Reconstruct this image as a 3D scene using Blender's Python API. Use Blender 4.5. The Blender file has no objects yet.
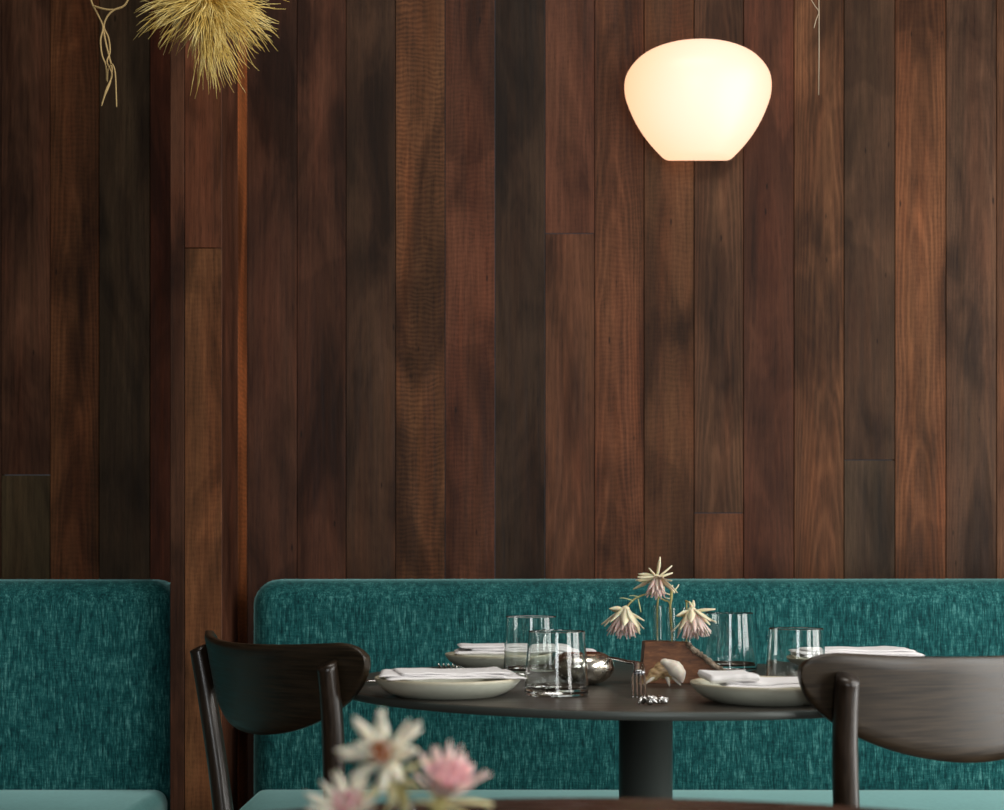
import bpy, bmesh, math, random
from mathutils import Vector, Matrix, noise
C = bpy.context.scene.collection
scene = bpy.context.scene
random.seed(7)
PI = math.pi

# ------------------------------------------------------------------ camera, light, exposure
F_PX, HZ, HC = 1400.0, 571.0, 0.8835          # focal length in px (1004 wide), horizon row, eye height
cam_d = bpy.data.cameras.new('camera'); cam = bpy.data.objects.new('camera', cam_d); C.objects.link(cam)
cam.location = (0, 0, HC); cam.rotation_euler = (PI/2, 0, 0)
cam_d.sensor_fit = 'HORIZONTAL'; cam_d.sensor_width = 36.0
cam_d.lens = 36.0*F_PX/1004
cam_d.shift_y = (HZ-405)/1004
cam_d.clip_start = 0.02
cam_d.dof.use_dof = True; cam_d.dof.focus_distance = 1.82; cam_d.dof.aperture_fstop = 7.5
scene.camera = cam
scene.view_settings.view_transform = 'Standard'
scene.view_settings.look = 'None'
scene.view_settings.gamma = 1.0
scene.view_settings.use_curve_mapping = False
scene.view_settings.exposure = 0.0

w = bpy.data.worlds.new('daylight'); scene.world = w; w.use_nodes = True
bg = w.node_tree.nodes['Background']
bg.inputs[0].default_value = (0.80, 0.90, 1.0, 1); bg.inputs[1].default_value = 0.05

def area(name, loc, rot, sx, sy, power, col):
    l = bpy.data.lights.new(name, 'AREA'); l.shape = 'RECTANGLE'; l.size = sx; l.size_y = sy
    l.energy = power; l.color = col
    o = bpy.data.objects.new(name, l); C.objects.link(o); o.location = loc; o.rotation_euler = rot
    return o
# daylight entering through the window panes of the right-hand wall (light sits in the window openings)
for (wy, ww, e) in ((1.25, 1.05, 46.0), (-0.15, 1.05, 60.0)):
    area('window_daylight', (1.93, wy, 1.32), (0, PI/2, 0), 2.30, ww, e, (1.0, 0.985, 0.95))
# and through the pair of windows in the wall behind the camera
area('window_daylight', (0.05, -2.73, 1.62), (PI/2, 0, 0), 0.85, 1.70, 38.0, (0.96, 0.99, 1.0))
# soft overhead light of the dining room
area('ceiling_light', (0.25, 1.15, 2.60), (0, 0, 0), 1.1, 0.7, 13.0, (1.0, 0.95, 0.88))

# ------------------------------------------------------------------ helpers
def px(x, y, D):
    """point seen at pixel (x, y) at depth D"""
    return Vector(((x-502)/F_PX*D, D, HC-(y-HZ)/F_PX*D))
def tag(o, label=None, cat=None, group=None, kind=None):
    if label: o['label'] = label
    if cat: o['category'] = cat
    if group: o['group'] = group
    if kind: o['kind'] = kind
    return o
def thing(name, label, cat, loc=(0, 0, 0), rotz=0, group=None):
    o = bpy.data.objects.new(name, None); C.objects.link(o); o.empty_display_size = 0.05
    o.location = loc; o.rotation_euler = (0, 0, rotz)
    return tag(o, label, cat, group)
def obj(name, bm, m, parent=None, smooth=True, mods=None, loc=None):
    bmesh.ops.recalc_face_normals(bm, faces=bm.faces[:])
    me = bpy.data.meshes.new(name); bm.to_mesh(me); bm.free()
    if smooth:
        for p in me.polygons: p.use_smooth = True
    if m: me.materials.append(m)
    o = bpy.data.objects.new(name, me); C.objects.link(o)
    if parent: o.parent = parent
    if loc: o.location = loc
    return o
def struct(name, bm, m, smooth=False):
    return tag(obj(name, bm, m, None, smooth), kind='structure')
def dup(root, loc, rotz, label, group=None, scale=None):
    r = root.copy(); C.objects.link(r); r.location = loc; r.rotation_euler = (0, 0, rotz); r['label'] = label
    if group: r['group'] = group
    if scale: r.scale = scale
    for ch in list(root.children):
        c = ch.copy(); C.objects.link(c); c.parent = r
        for g in ch.children:
            d = g.copy(); C.objects.link(d); d.parent = c
    return r
def add_box(bm, x0, x1, y0, y1, z0, z1, bev=0, seg=2):
    t = bmesh.new()
    bmesh.ops.create_cube(t, size=1)
    for v in t.verts:
        v.co = Vector(((x0+x1)/2+v.co.x*(x1-x0), (y0+y1)/2+v.co.y*(y1-y0), (z0+z1)/2+v.co.z*(z1-z0)))
    if bev: bmesh.ops.bevel(t, geom=t.edges[:], offset=bev, segments=seg, profile=0.5, affect='EDGES')
    merge(bm, t)
def dense(prof, step=0.0035, near=0.0004):
    out = [prof[0]]
    for a, b in zip(prof, prof[1:]):
        L = math.hypot(b[0]-a[0], b[1]-a[1])
        ts = []
        if L > near*4:
            ts = [near/L]+[k/max(1, int(L/step)) for k in range(1, max(1, int(L/step)))]+[1-near/L]
        for t in sorted(ts): out.append((a[0]+(b[0]-a[0])*t, a[1]+(b[1]-a[1])*t))
        out.append(b)
    return out
def merge(bm, t):
    me = bpy.data.meshes.new('t'); t.to_mesh(me); t.free(); bm.from_mesh(me); bpy.data.meshes.remove(me)
def add_lathe(bm, prof, seg=64, centre=(0, 0, 0), ang=2*PI, start=0, sy=1.0, closed=None):
    """prof: list of (r, z). full turn unless ang given"""
    full = abs(ang-2*PI) < 1e-6
    n = seg if full else seg+1
    rings = []
    for r, z in prof:
        if r < 1e-7:
            v = bm.verts.new((centre[0], centre[1], centre[2]+z)); rings.append([v]*n)
        else:
            rings.append([bm.verts.new((centre[0]+r*math.cos(start+ang*k/seg), centre[1]+sy*r*math.sin(start+ang*k/seg), centre[2]+z)) for k in range(n)])
    for a, b in zip(rings, rings[1:]):
        for k in range(seg):
            q = [a[k], a[(k+1) % n], b[(k+1) % n], b[k]]
            u = []
            for v in q:
                if v not in u: u.append(v)
            if len(u) > 2:
                try: bm.faces.new(u)
                except ValueError: pass
    return rings
def add_tube(bm, pts, rad, seg=10, flat=1.0, cap=True):
    """tube along a polyline; rad number or list"""
    pts = [Vector(p) for p in pts]; n = len(pts)
    if not isinstance(rad, (list, tuple)): rad = [rad]*n
    t0 = (pts[1]-pts[0]).normalized()
    up = Vector((0, 0, 1)) if abs(t0.z) < 0.9 else Vector((1, 0, 0))
    nrm = (up-t0*up.dot(t0)).normalized(); rings = []
    for i, p in enumerate(pts):
        t = (pts[min(i+1, n-1)]-pts[max(i-1, 0)]).normalized()
        nrm = (nrm-t*nrm.dot(t)).normalized(); b = t.cross(nrm)
        rings.append([bm.verts.new(p+rad[i]*(math.cos(2*PI*k/seg)*nrm*flat+math.sin(2*PI*k/seg)*b)) for k in range(seg)])
    for a, b in zip(rings, rings[1:]):
        for k in range(seg): bm.faces.new((a[k], a[(k+1) % seg], b[(k+1) % seg], b[k]))
    if cap:
        bm.faces.new(rings[0][::-1]); bm.faces.new(rings[-1])
def smooth_path(pts, n=6):
    pts = [Vector(p) for p in pts]; out = []
    for i in range(len(pts)-1):
        p0 = pts[max(i-1, 0)]; p1 = pts[i]; p2 = pts[i+1]; p3 = pts[min(i+2, len(pts)-1)]
        for k in range(n):
            t = k/n
            out.append(0.5*((2*p1)+(-p0+p2)*t+(2*p0-5*p1+4*p2-p3)*t*t+(-p0+3*p1-3*p2+p3)*t**3))
    out.append(pts[-1]); return out
def add_petal(bm, base, d, length, width, bend, amount, n=7, thick=0.0006, wpos=0.45):
    """tapering curved petal: spine starts along d and bends towards `bend`"""
    d = Vector(d).normalized(); bend = Vector(bend); side = d.cross(bend)
    if side.length < 1e-4: side = d.orthogonal()
    side.normalize(); p = Vector(base); rings = []
    for i in range(n+1):
        t = i/n
        dd = (d+bend*amount*t*t*1.6).normalized()
        nn = side.cross(dd).normalized()
        wv = width*0.5*(min(1, (t/wpos))**0.6 if t < wpos else (1-((t-wpos)/(1-wpos))**1.7))*(0.92+0.0*t)+width*0.05
        if t == 0: wv = width*0.22
        th = thick*(1.3-t)
        rings.append([bm.verts.new(p+side*wv+nn*thick*1.0), bm.verts.new(p+nn*th), bm.verts.new(p-side*wv+nn*thick*1.0), bm.verts.new(p-nn*th-nn*width*0.10)])
        p = p+dd*length/n
    for a, b in zip(rings, rings[1:]):
        for k in range(4): bm.faces.new((a[k], a[(k+1) % 4], b[(k+1) % 4], b[k]))
    bm.faces.new(rings[0][::-1]); bm.faces.new(rings[-1])

# ------------------------------------------------------------------ materials
def mat(name, col=(0.5, 0.5, 0.5), rough=0.5, metal=0.0, **kw):
    m = bpy.data.materials.new(name); m.use_nodes = True
    b = m.node_tree.nodes['Principled BSDF']
    b.inputs['Base Color'].default_value = (*col, 1); b.inputs['Roughness'].default_value = rough
    b.inputs['Metallic'].default_value = metal
    for k, v in kw.items(): b.inputs[k.replace('_', ' ')].default_value = v
    return m
class G:
    """tiny node-graph writer"""
    def __init__(s, m): s.m = m; s.nt = m.node_tree; s.b = s.nt.nodes['Principled BSDF']
    def n(s, t, **kw):
        x = s.nt.nodes.new(t)
        for k, v in kw.items(): setattr(x, k, v)
        return x
    def l(s, a, b): s.nt.links.new(a, b)
    def put(s, sock, v):
        if hasattr(v, 'is_output') or hasattr(v, 'links'): s.l(v, sock)
        elif isinstance(v, (tuple, list)) and len(v) == 3 and sock.type == 'RGBA': sock.default_value = (*v, 1)
        else: sock.default_value = v
    def math(s, op, a, b=0.0, c=None, clamp=False):
        x = s.n('ShaderNodeMath', operation=op, use_clamp=clamp); s.put(x.inputs[0], a); s.put(x.inputs[1], b)
        if c is not None: s.put(x.inputs[2], c)
        return x.outputs[0]
    def coord(s, kind='Object'): return s.n('ShaderNodeTexCoord').outputs[kind]
    def mapping(s, v, scale, loc=(0, 0, 0)):
        x = s.n('ShaderNodeMapping'); s.l(v, x.inputs[0]); x.inputs['Scale'].default_value = scale; x.inputs['Location'].default_value = loc
        return x.outputs[0]
    def noise(s, v, scale, detail=4, rough=0.55, dist=0):
        x = s.n('ShaderNodeTexNoise'); s.l(v, x.inputs['Vector']); x.inputs['Scale'].default_value = scale
        x.inputs['Detail'].default_value = detail; x.inputs['Roughness'].default_value = rough; x.inputs['Distortion'].default_value = dist
        return x.outputs['Fac']
    def ramp(s, f, stops, interp='LINEAR'):
        x = s.n('ShaderNodeValToRGB'); s.l(f, x.inputs[0]); r = x.color_ramp; r.interpolation = interp
        while len(r.elements) < len(stops): r.elements.new(0.5)
        for e, (p, c) in zip(r.elements, stops):
            e.position = p; e.color = (*c, 1) if isinstance(c, tuple) else (c, c, c, 1)
        return x.outputs[0]
    def mix(s, f, a, b, mode='MIX'):
        x = s.n('ShaderNodeMix', data_type='RGBA', blend_type=mode)
        s.put(x.inputs[0], f); s.put(x.inputs[6], a); s.put(x.inputs[7], b); return x.outputs[2]
    def bump(s, h, strength, dist=0.001):
        x = s.n('ShaderNodeBump'); x.inputs['Strength'].default_value = strength; x.inputs['Distance'].default_value = dist
        s.l(h, x.inputs['Height']); s.l(x.outputs[0], s.b.inputs['Normal'])
    def base(s, c): s.l(c, s.b.inputs['Base Color'])

def wall_timber():
    m = mat('reclaimed_timber', rough=0.5); g = G(m)
    m.node_tree.nodes['Principled BSDF'].inputs['Specular IOR Level'].default_value = 0.13
    uv = g.n('ShaderNodeUVMap', uv_map='grain').outputs[0]
    sp = g.n('ShaderNodeSeparateXYZ'); g.l(uv, sp.inputs[0]); u, v = sp.outputs[0], sp.outputs[1]
    tone = g.n('ShaderNodeAttribute', attribute_name='tone').outputs['Color']
    pr = g.n('ShaderNodeAttribute', attribute_name='figure'); ps = g.n('ShaderNodeSeparateXYZ'); g.l(pr.outputs['Vector'], ps.inputs[0])
    seed, curl, cath = ps.outputs
    seedz = g.math('MULTIPLY', seed, 37.0)
    def vec(su, sv):
        c = g.n('ShaderNodeCombineXYZ'); g.l(g.math('MULTIPLY', u, su), c.inputs[0]); g.l(g.math('MULTIPLY', v, sv), c.inputs[1]); g.l(seedz, c.inputs[2]); return c.outputs[0]
    fine = g.noise(vec(700, 14), 1.0, 5, 0.65)
    mid = g.noise(vec(110, 3.0), 1.0, 4, 0.6, 0.4)
    warp = g.noise(vec(9, 2.6), 1.0, 3, 0.5)
    pore = g.noise(vec(1500, 45), 1.0, 2, 0.5)
    # cathedral figure: parabolic ring lines
    usq = g.math('MULTIPLY', g.math('MULTIPLY', u, u), 15000.0)
    ph = g.math('ADD', g.math('ADD', usq, g.math('MULTIPLY', v, 34.0)), g.math('MULTIPLY', warp, 30.0))
    rings = g.math('POWER', g.math('MULTIPLY_ADD', g.math('SINE', ph), 0.5, 0.5), 2.0)
    straight = g.math('MULTIPLY_ADD', g.math('SINE', g.math('ADD', g.math('MULTIPLY', u, 620.0), g.math('MULTIPLY', warp, 16.0))), 0.5, 0.5)
    # fiddleback: short ripples across the board
    rw = g.noise(vec(14, 16), 1.0, 4, 0.6)
    rip = g.math('SINE', g.math('ADD', g.math('MULTIPLY', v, 760.0), g.math('MULTIPLY', rw, 30.0)))
    ripm = g.math('MULTIPLY', g.math('MULTIPLY', rip, curl), g.noise(vec(40, 6), 1.0, 2))
    val = g.math('MULTIPLY_ADD', g.math('SUBTRACT', fine, 0.5), 1.25, 1.03)
    val = g.math('ADD', val, g.math('MULTIPLY', g.math('SUBTRACT', mid, 0.5), 0.75))
    val = g.math('SUBTRACT', val, g.math('MULTIPLY', g.ramp(pore, [(0.56, 0.0), (0.68, 1.0)]), 0.38))
    val = g.math('ADD', val, g.math('MULTIPLY', g.math('MULTIPLY', g.math('SUBTRACT', rings, 0.4), cath), 0.42))
    val = g.math('ADD', val, g.math('MULTIPLY', g.math('SUBTRACT', straight, 0.5), 0.12))
    val = g.math('ADD', val, g.math('MULTIPLY', ripm, 0.42))
    # blotchy stain patches
    blot = g.noise(vec(13, 3.4), 1.0, 4, 0.55, 0.6)
    bl = g.ramp(blot, [(0.36, 0.42), (0.46, 0.78), (0.52, 1.0), (0.66, 1.38)])
    edge = g.ramp(g.noise(vec(5, 2.1), 1.0, 2, 0.4), [(0.47, 0.80), (0.485, 1.06)])
    col = g.mix(1.0, tone, g.n('ShaderNodeCombineXYZ').outputs[0], 'MULTIPLY')
    cc = g.n('ShaderNodeCombineXYZ')
    for i in range(3): g.l(g.math('MAXIMUM', val, 0.12), cc.inputs[i])
    col = g.mix(1.0, tone, cc.outputs[0], 'MULTIPLY')
    col = g.mix(1.0, col, bl, 'MULTIPLY'); col = g.mix(1.0, col, edge, 'MULTIPLY')
    # greyed weathered fibres in the dark blotches, red heart in the light ones
    hue = g.noise(vec(22, 2.5), 1.0, 3)
    col = g.mix(g.ramp(hue, [(0.50, 0.0), (0.72, 0.55)]), col, g.mix(1.0, col, (1.15, 0.88, 0.76), 'MULTIPLY'))
    col = g.mix(g.ramp(hue, [(0.30, 0.38), (0.48, 0.0)]), col, g.mix(1.0, col, (0.80, 0.95, 0.90), 'MULTIPLY'))
    # nail holes and knots
    vo = g.n('ShaderNodeTexVoronoi'); g.l(vec(26, 7), vo.inputs['Vector']); vo.inputs['Scale'].default_value = 1.0
    col = g.mix(g.ramp(vo.outputs['Distance'], [(0.03, 0.8), (0.055, 0.0)]), col, (0.006, 0.004, 0.003))
    g.base(col)
    g.l(g.ramp(mid, [(0.3, 0.38), (0.7, 0.62)]), g.b.inputs['Roughness'])
    g.bump(g.math('ADD', fine, mid), 0.35, 0.0006)
    return m
M_WALL = wall_timber()

def teal_velvet():
    m = mat('teal_velvet', rough=0.85); g = G(m); o = g.coord()
    g.b.inputs['Specular IOR Level'].default_value = 0.15
    a = g.noise(g.mapping(o, (1, 1, 0.06)), 820, 3, 0.7)
    h = g.noise(g.mapping(o, (0.12, 0.12, 1)), 520, 2, 0.6)
    b = g.noise(g.mapping(o, (1, 1, 0.30)), 130, 5, 0.7)
    c = g.noise(g.mapping(o, (1.0, 1.0, 0.8)), 9, 3)
    x = g.math('ADD', g.math('MULTIPLY', a, 0.52), g.math('ADD', g.math('MULTIPLY', b, 0.33), g.math('MULTIPLY', h, 0.15)))
    x = g.math('ADD', x, g.math('MULTIPLY', g.math('SUBTRACT', c, 0.5), 0.10))
    g.base(g.ramp(x, [(0.39, (0.002, 0.024, 0.028)), (0.47, (0.005, 0.064, 0.068)), (0.54, (0.016, 0.122, 0.122)), (0.64, (0.125, 0.36, 0.34))]))
    g.b.inputs['Sheen Weight'].default_value = 0.7; g.b.inputs['Sheen Roughness'].default_value = 0.35
    g.b.inputs['Sheen Tint'].default_value = (0.45, 0.95, 0.92, 1)
    g.bump(x, 0.4, 0.001)
    return m
M_VELVET = teal_velvet()
def teal_seat_lit():
    m = mat('teal_velvet_lit_seat', rough=0.8); g = G(m); o = g.coord()
    a = g.noise(g.mapping(o, (1, .5, 1)), 200, 3, 0.6); b = g.noise(o, 7, 3)
    x = g.math('ADD', g.math('MULTIPLY', a, 0.5), g.math('MULTIPLY', b, 0.5))
    g.base(g.ramp(x, [(0.35, (0.035, 0.165, 0.160)), (0.65, (0.085, 0.27, 0.26))]))  # paler base than the backs: light on the seat tops put into colour
    g.b.inputs['Sheen Weight'].default_value = 0.8; g.b.inputs['Sheen Roughness'].default_value = 0.4
    g.b.inputs['Sheen Tint'].default_value = (0.6, 1.0, 0.97, 1)
    return m
M_SEAT_LIT = teal_seat_lit()
def stained(name, c0, c1, rough, axis=(3, 60, 60), coat=0.3):
    m = mat(name, rough=rough); g = G(m); o = g.coord()
    a = g.noise(g.mapping(o, axis), 4, 5, 0.6)
    g.base(g.ramp(a, [(0.35, c0), (0.65, c1)]))
    g.b.inputs['Coat Weight'].default_value = coat; g.b.inputs['Coat Roughness'].default_value = 0.18
    g.l(g.ramp(a, [(0.3, rough-0.05), (0.7, rough+0.1)]), g.b.inputs['Roughness'])
    return m
M_CHAIR = stained('dark_stained_wood', (0.011, 0.008, 0.004), (0.042, 0.027, 0.013), 0.37, (4, 4, 110), 0.05)
M_LEG = stained('dark_stained_leg_wood', (0.011, 0.007, 0.004), (0.030, 0.018, 0.010), 0.34, (60, 60, 3), 0.25)
M_TOP = stained('dark_table_surface', (0.030, 0.026, 0.021), (0.062, 0.052, 0.041), 0.34, (2, 24, 24), 0.0)
M_TOP2 = stained('red_brown_table_surface', (0.022, 0.009, 0.006), (0.055, 0.022, 0.014), 0.24, (3, 30, 30), 0.2)
M_FLOOR = stained('floor_boards', (0.06, 0.035, 0.022), (0.12, 0.07, 0.045), 0.5, (2, 40, 40), 0.0)
M_BAND = mat('table_edge_band', (0.062, 0.074, 0.068), 0.38, 0.2)
M_BAND2 = mat('red_brown_table_edge', (0.05, 0.02, 0.012), 0.35)
M_POST = mat('powder_coated_steel', (0.060, 0.073, 0.067), 0.33, 0.0, Coat_Weight=0.4, Coat_Roughness=0.3)
M_PLASTER = mat('dark_plaster', (0.10, 0.085, 0.07), 0.9)
M_FRAME = mat('black_window_frame', (0.02, 0.02, 0.02), 0.4)
M_SILVER = mat('polished_steel', (0.75, 0.74, 0.72), 0.16, 1.0)
M_SILVER_DARK = mat('dark_steel', (0.42, 0.43, 0.45), 0.16, 1.0)
M_BLACKMETAL = mat('black_metal', (0.012, 0.013, 0.016), 0.22, 0.6)

def ceramic():
    m = mat('sage_glazed_ceramic', rough=0.28); g = G(m); o = g.coord()
    sp = g.n('ShaderNodeSeparateXYZ'); g.l(o, sp.inputs[0])
    n = g.noise(o, 120, 3)
    c = g.mix(g.ramp(n, [(0.4, 0.0), (0.7, 0.25)]), (0.64, 0.66, 0.55), (0.52, 0.54, 0.44))
    rim = g.ramp(sp.outputs[2], [(0.0190, 0.0), (0.0202, 1.0)])
    g.base(g.mix(rim, c, (0.50, 0.37, 0.20)))
    return m
M_CERAMIC = ceramic()
def linen(name, c0, c1):
    m = mat(name, rough=0.9); g = G(m); o = g.coord()
    n = g.noise(o, 900, 2); k = g.noise(o, 25, 2)
    g.base(g.mix(k, c0, c1)); g.bump(n, 0.2, 0.0003)
    g.b.inputs['Sheen Weight'].default_value = 0.2
    return m
M_LINEN = linen('white_linen', (0.93, 0.91, 0.91), (0.84, 0.82, 0.82))
def glass():
    m = mat('clear_glass', (0.97, 1.0, 0.99), 0.0); b = m.node_tree.nodes['Principled BSDF']
    b.inputs['Transmission Weight'].default_value = 1.0; b.inputs['IOR'].default_value = 1.47
    return m
M_GLASS = glass()
M_WATER = mat('water', (0.98, 1, 1), 0.0, 0.0, Transmission_Weight=1.0, IOR=1.33)
def mercury():
    m = mat('mercury_glass', rough=0.12, metal=1.0); g = G(m); o = g.coord()
    n = g.noise(g.mapping(o, (1, 1, 1)), 90, 4, 0.6)
    g.base(g.ramp(n, [(0.35, (0.66, 0.60, 0.48)), (0.6, (0.93, 0.91, 0.83))]))
    g.l(g.ramp(n, [(0.3, 0.34), (0.7, 0.12)]), g.b.inputs['Roughness'])
    return m
M_MERC = mercury()
M_COPPER = mat('copper_lining', (0.85, 0.42, 0.24), 0.3, 1.0)
def blockwood():
    m = mat('walnut_block', rough=0.55); g = G(m); o = g.coord()
    n = g.noise(g.mapping(o, (8, 8, 30)), 6, 5, 0.6, 0.8)
    g.base(g.ramp(n, [(0.3, (0.085, 0.028, 0.010)), (0.7, (0.29, 0.115, 0.042))]))
    g.bump(n, 0.3, 0.001); return m
M_BLOCK = blockwood()
def bark():
    m = mat('pale_bark', rough=0.9); g = G(m); o = g.coord()
    n = g.noise(o, 160, 5, 0.7)
    g.base(g.ramp(n, [(0.38, (0.07, 0.045, 0.028)), (0.55, (0.35, 0.27, 0.19)), (0.7, (0.62, 0.54, 0.43))]))
    g.bump(n, 0.9, 0.003); return m
M_BARK = bark()
def petalmat(name, cb, ct, zmix):
    m = mat(name, rough=0.6); g = G(m); o = g.coord(); n = g.noise(o, 60, 3)
    at = g.n('ShaderNodeAttribute', attribute_name='tip').outputs['Fac']
    f = g.math('ADD', at, g.math('MULTIPLY', g.math('SUBTRACT', n, 0.5), 0.5), clamp=True)
    g.base(g.mix(f, cb, ct))
    g.b.inputs['Subsurface Weight'].default_value = 0.25; g.b.inputs['Subsurface Radius'].default_value = (0.004, 0.003, 0.002)
    g.b.inputs['Subsurface Scale'].default_value = 0.5
    return m
M_PETAL = mat('cream_petal', (0.84, 0.77, 0.54), 0.55, Subsurface_Weight=0.2, Subsurface_Scale=0.002)
M_PETALW = mat('ivory_petal', (0.94, 0.88, 0.72), 0.55, Subsurface_Weight=0.2, Subsurface_Scale=0.002)
M_PINK = mat('blush_petal', (0.87, 0.66, 0.60), 0.6, Subsurface_Weight=0.2, Subsurface_Scale=0.002)
M_ROSE = mat('rose_petal', (0.87, 0.50, 0.53), 0.6, Subsurface_Weight=0.2, Subsurface_Scale=0.002)
M_CORE = mat('rust_flower_centre', (0.42, 0.13, 0.04), 0.8)
M_CORE2 = mat('crimson_flower_centre', (0.62, 0.12, 0.14), 0.8)
M_STEM = mat('yellow_green_stem', (0.42, 0.36, 0.13), 0.6)
M_BRACT = mat('yellow_cream_bract', (0.80, 0.72, 0.40), 0.55, Subsurface_Weight=0.2, Subsurface_Scale=0.002)
M_LEAF = mat('pale_green_leaf', (0.55, 0.58, 0.28), 0.55)
def straw():
    m = mat('dried_straw', rough=0.75); g = G(m); o = g.coord(); n = g.noise(o, 45, 3)
    g.base(g.ramp(n, [(0.3, (0.62, 0.40, 0.07)), (0.5, (0.80, 0.60, 0.18)), (0.7, (0.90, 0.78, 0.38))])); return m
M_STRAW = straw()
M_TWIG = mat('tan_twine', (0.42, 0.29, 0.12), 0.8)
M_THREAD = mat('pale_thread', (0.50, 0.40, 0.28), 0.8)
M_SHELL = mat('ivory_shell', (0.78, 0.71, 0.60), 0.35, Subsurface_Weight=0.15, Subsurface_Scale=0.004)
def shellbrown():
    m = mat('tan_shell', rough=0.4); g = G(m); o = g.coord(); n = g.noise(g.mapping(o, (20, 20, 60)), 5, 4)
    g.base(g.ramp(n, [(0.35, (0.26, 0.13, 0.05)), (0.65, (0.72, 0.52, 0.28))])); return m
M_SHELLB = shellbrown()

# ------------------------------------------------------------------ the timber wall and the pillar
WY = 2.45                                     # wall plane
def s2l(c): return tuple(((v/255+0.055)/1.055)**2.4 if v > 10 else v/255/12.92 for v in c)
def plank_mesh(name, boards, th=0.018):
    """boards: list of dict(o=origin, ax=axis across, nrm=outward normal, w=width, z0, z1, col, curl, cath, uo)"""
    bm = bmesh.new(); uvl = bm.loops.layers.uv.new('grain')
    tl = bm.loops.layers.float_color.new('tone'); fl = bm.loops.layers.float_color.new('figure')
    for i, b in enumerate(boards):
        o = Vector(b['o']); ax = Vector(b['ax']); nr = Vector(b['nrm']); gp = 0.0006; bev = 0.0005
        w = b['w']; z0, z1 = b['z0'], b['z1']
        def P(u, z, d): return o+ax*u+nr*d+Vector((0, 0, z))
        prof = [(gp, -th), (gp, -bev), (gp+bev, 0), (w-gp-bev, 0), (w-gp, -bev), (w-gp, -th)]
        zz = [(z0+0.0006, -bev), (z0+0.0006+bev, 0), (z1-0.0006-bev, 0), (z1-0.0006, -bev)]
        rows = []
        for z, dd in zz: rows.append([bm.verts.new(P(u, z, min(d, 0)+(dd if d == 0 else 0))) for u, d in prof])
        us = [p[0] for p in prof]; col = s2l(b['col']); fg = (b.get('seed', i*0.37) % 7.0, b.get('curl', 0), b.get('cath', 0.3), 1)
        for a in range(3):
            for k in range(5):
                f = bm.faces.new((rows[a][k], rows[a][k+1], rows[a+1][k+1], rows[a+1][k]))
                vals = [(us[k], zz[a][0]), (us[k+1], zz[a][0]), (us[k+1], zz[a+1][0]), (us[k], zz[a+1][0])]
                for lp, (uu, vv) in zip(f.loops, vals):
                    lp[uvl].uv = (uu-w/2+b.get('uo', 0), vv+i*3.1); lp[tl] = (*col, 1); lp[fl] = fg
    me = bpy.data.meshes.new(name); bm.to_mesh(me); bm.free(); me.materials.append(M_WALL)
    o = bpy.data.objects.new(name, me); C.objects.link(o); o['kind'] = 'structure'; return o
ZT = 2.70
def zpx(y, D=WY): return HC+(HZ-y)/F_PX*D
KB = 1.16                                      # albedo of a board relative to the tone it shows
def T(r, g_, b_):
    m_ = (r+g_+b_)/3.0
    r, g_, b_ = r*.8+.2*m_*1.34, g_*.8+.2*m_*.90, b_*.8+.2*m_*.70
    return (r*KB*1.0, g_*KB*0.97, b_*KB*0.84)
bd = []
def wall_board(x0, x1, segs):
    X0, X1 = (x0-502)/F_PX*WY, (x1-502)/F_PX*WY
    for (z0, z1, col, curl, cath, uo) in segs:
        bd.append(dict(o=(X0, WY, 0), ax=(1, 0, 0), nrm=(0, -1, 0), w=X1-X0, z0=z0, z1=z1, col=T(*col), curl=curl, cath=cath, uo=uo, seed=len(bd)*0.613+0.2))
def jb(y): return zpx(y)
xs_left = [(-197, -148), (-148, -98), (-98, -49), (-49, 1)]
x = -198
while x > -869:
    wall_board(x-49, x, [(0, ZT, random.choice([(60, 42, 34), (74, 50, 38), (68, 44, 36)]), .1, .6, 0)]); x -= 49.1
for a, b in xs_left: wall_board(a, b, [(0, ZT, (58, 38, 30), 0.1, 0.5, 0.01)])
wall_board(1, 50, [(0, jb(475), (52, 46, 35), 0, 0.2, 0), (jb(475), ZT, (64, 42, 34), 0, 0.5, 0.005)])
wall_board(50, 99, [(0, ZT, (80, 50, 33), 0.35, 0.8, 0.0)])
wall_board(99, 150, [(0, ZT, (60, 50, 41), 0, 0.1, 0.0)])
wall_board(150, 199, [(0, ZT, (84, 44, 32), 0, 0.1, 0.0)])
wall_board(199, 248, [(0, ZT, (54, 34, 26), 0, 0.1, 0.0)])
spec = [
 ((56, 36, 30), 0.05, .2), ((60, 37, 30), .05, .35), ((52, 37, 30), 0, .15), ((76, 50, 35), 1.0, .1), ((72, 43, 34), .45, .3),
 ((45, 34, 28), 0, .25), None, ((74, 45, 33), .35, .9), ((70, 46, 33), .35, .3), None, ((64, 38, 30), 0, .4),
 ((80, 54, 40), 0, 1.0), None, ((86, 55, 39), .2, .9), ((72, 52, 44), .1, .5), ((80, 54, 41), 0, .6)]
seams = [247.5, 297, 346, 395.5, 445, 495, 545, 594.5, 644, 694, 743.5, 794, 844, 895, 946, 996.5, 1046]
for i, sp_ in enumerate(spec):
    a, b = seams[i], seams[i+1]
    if i == 6: wall_board(a, b, [(0, jb(233.5), (72, 46, 36), 0, .5, 0), (jb(233.5), ZT, (70, 42, 34), .2, .3, .01)])
    elif i == 9: wall_board(a, b, [(0, jb(513), (74, 47, 35), .2, .6, 0), (jb(513), ZT, (62, 43, 34), 0, 1.0, 0)])
    elif i == 12: wall_board(a, b, [(0, jb(460), (58, 48, 42), 0, .3, 0), (jb(460), ZT, (60, 44, 36), 0, .4, .02)])
    else: wall_board(a, b, [(0, ZT, sp_[0], sp_[1], sp_[2], random.uniform(-.012, .012))])
x = 1046
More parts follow.
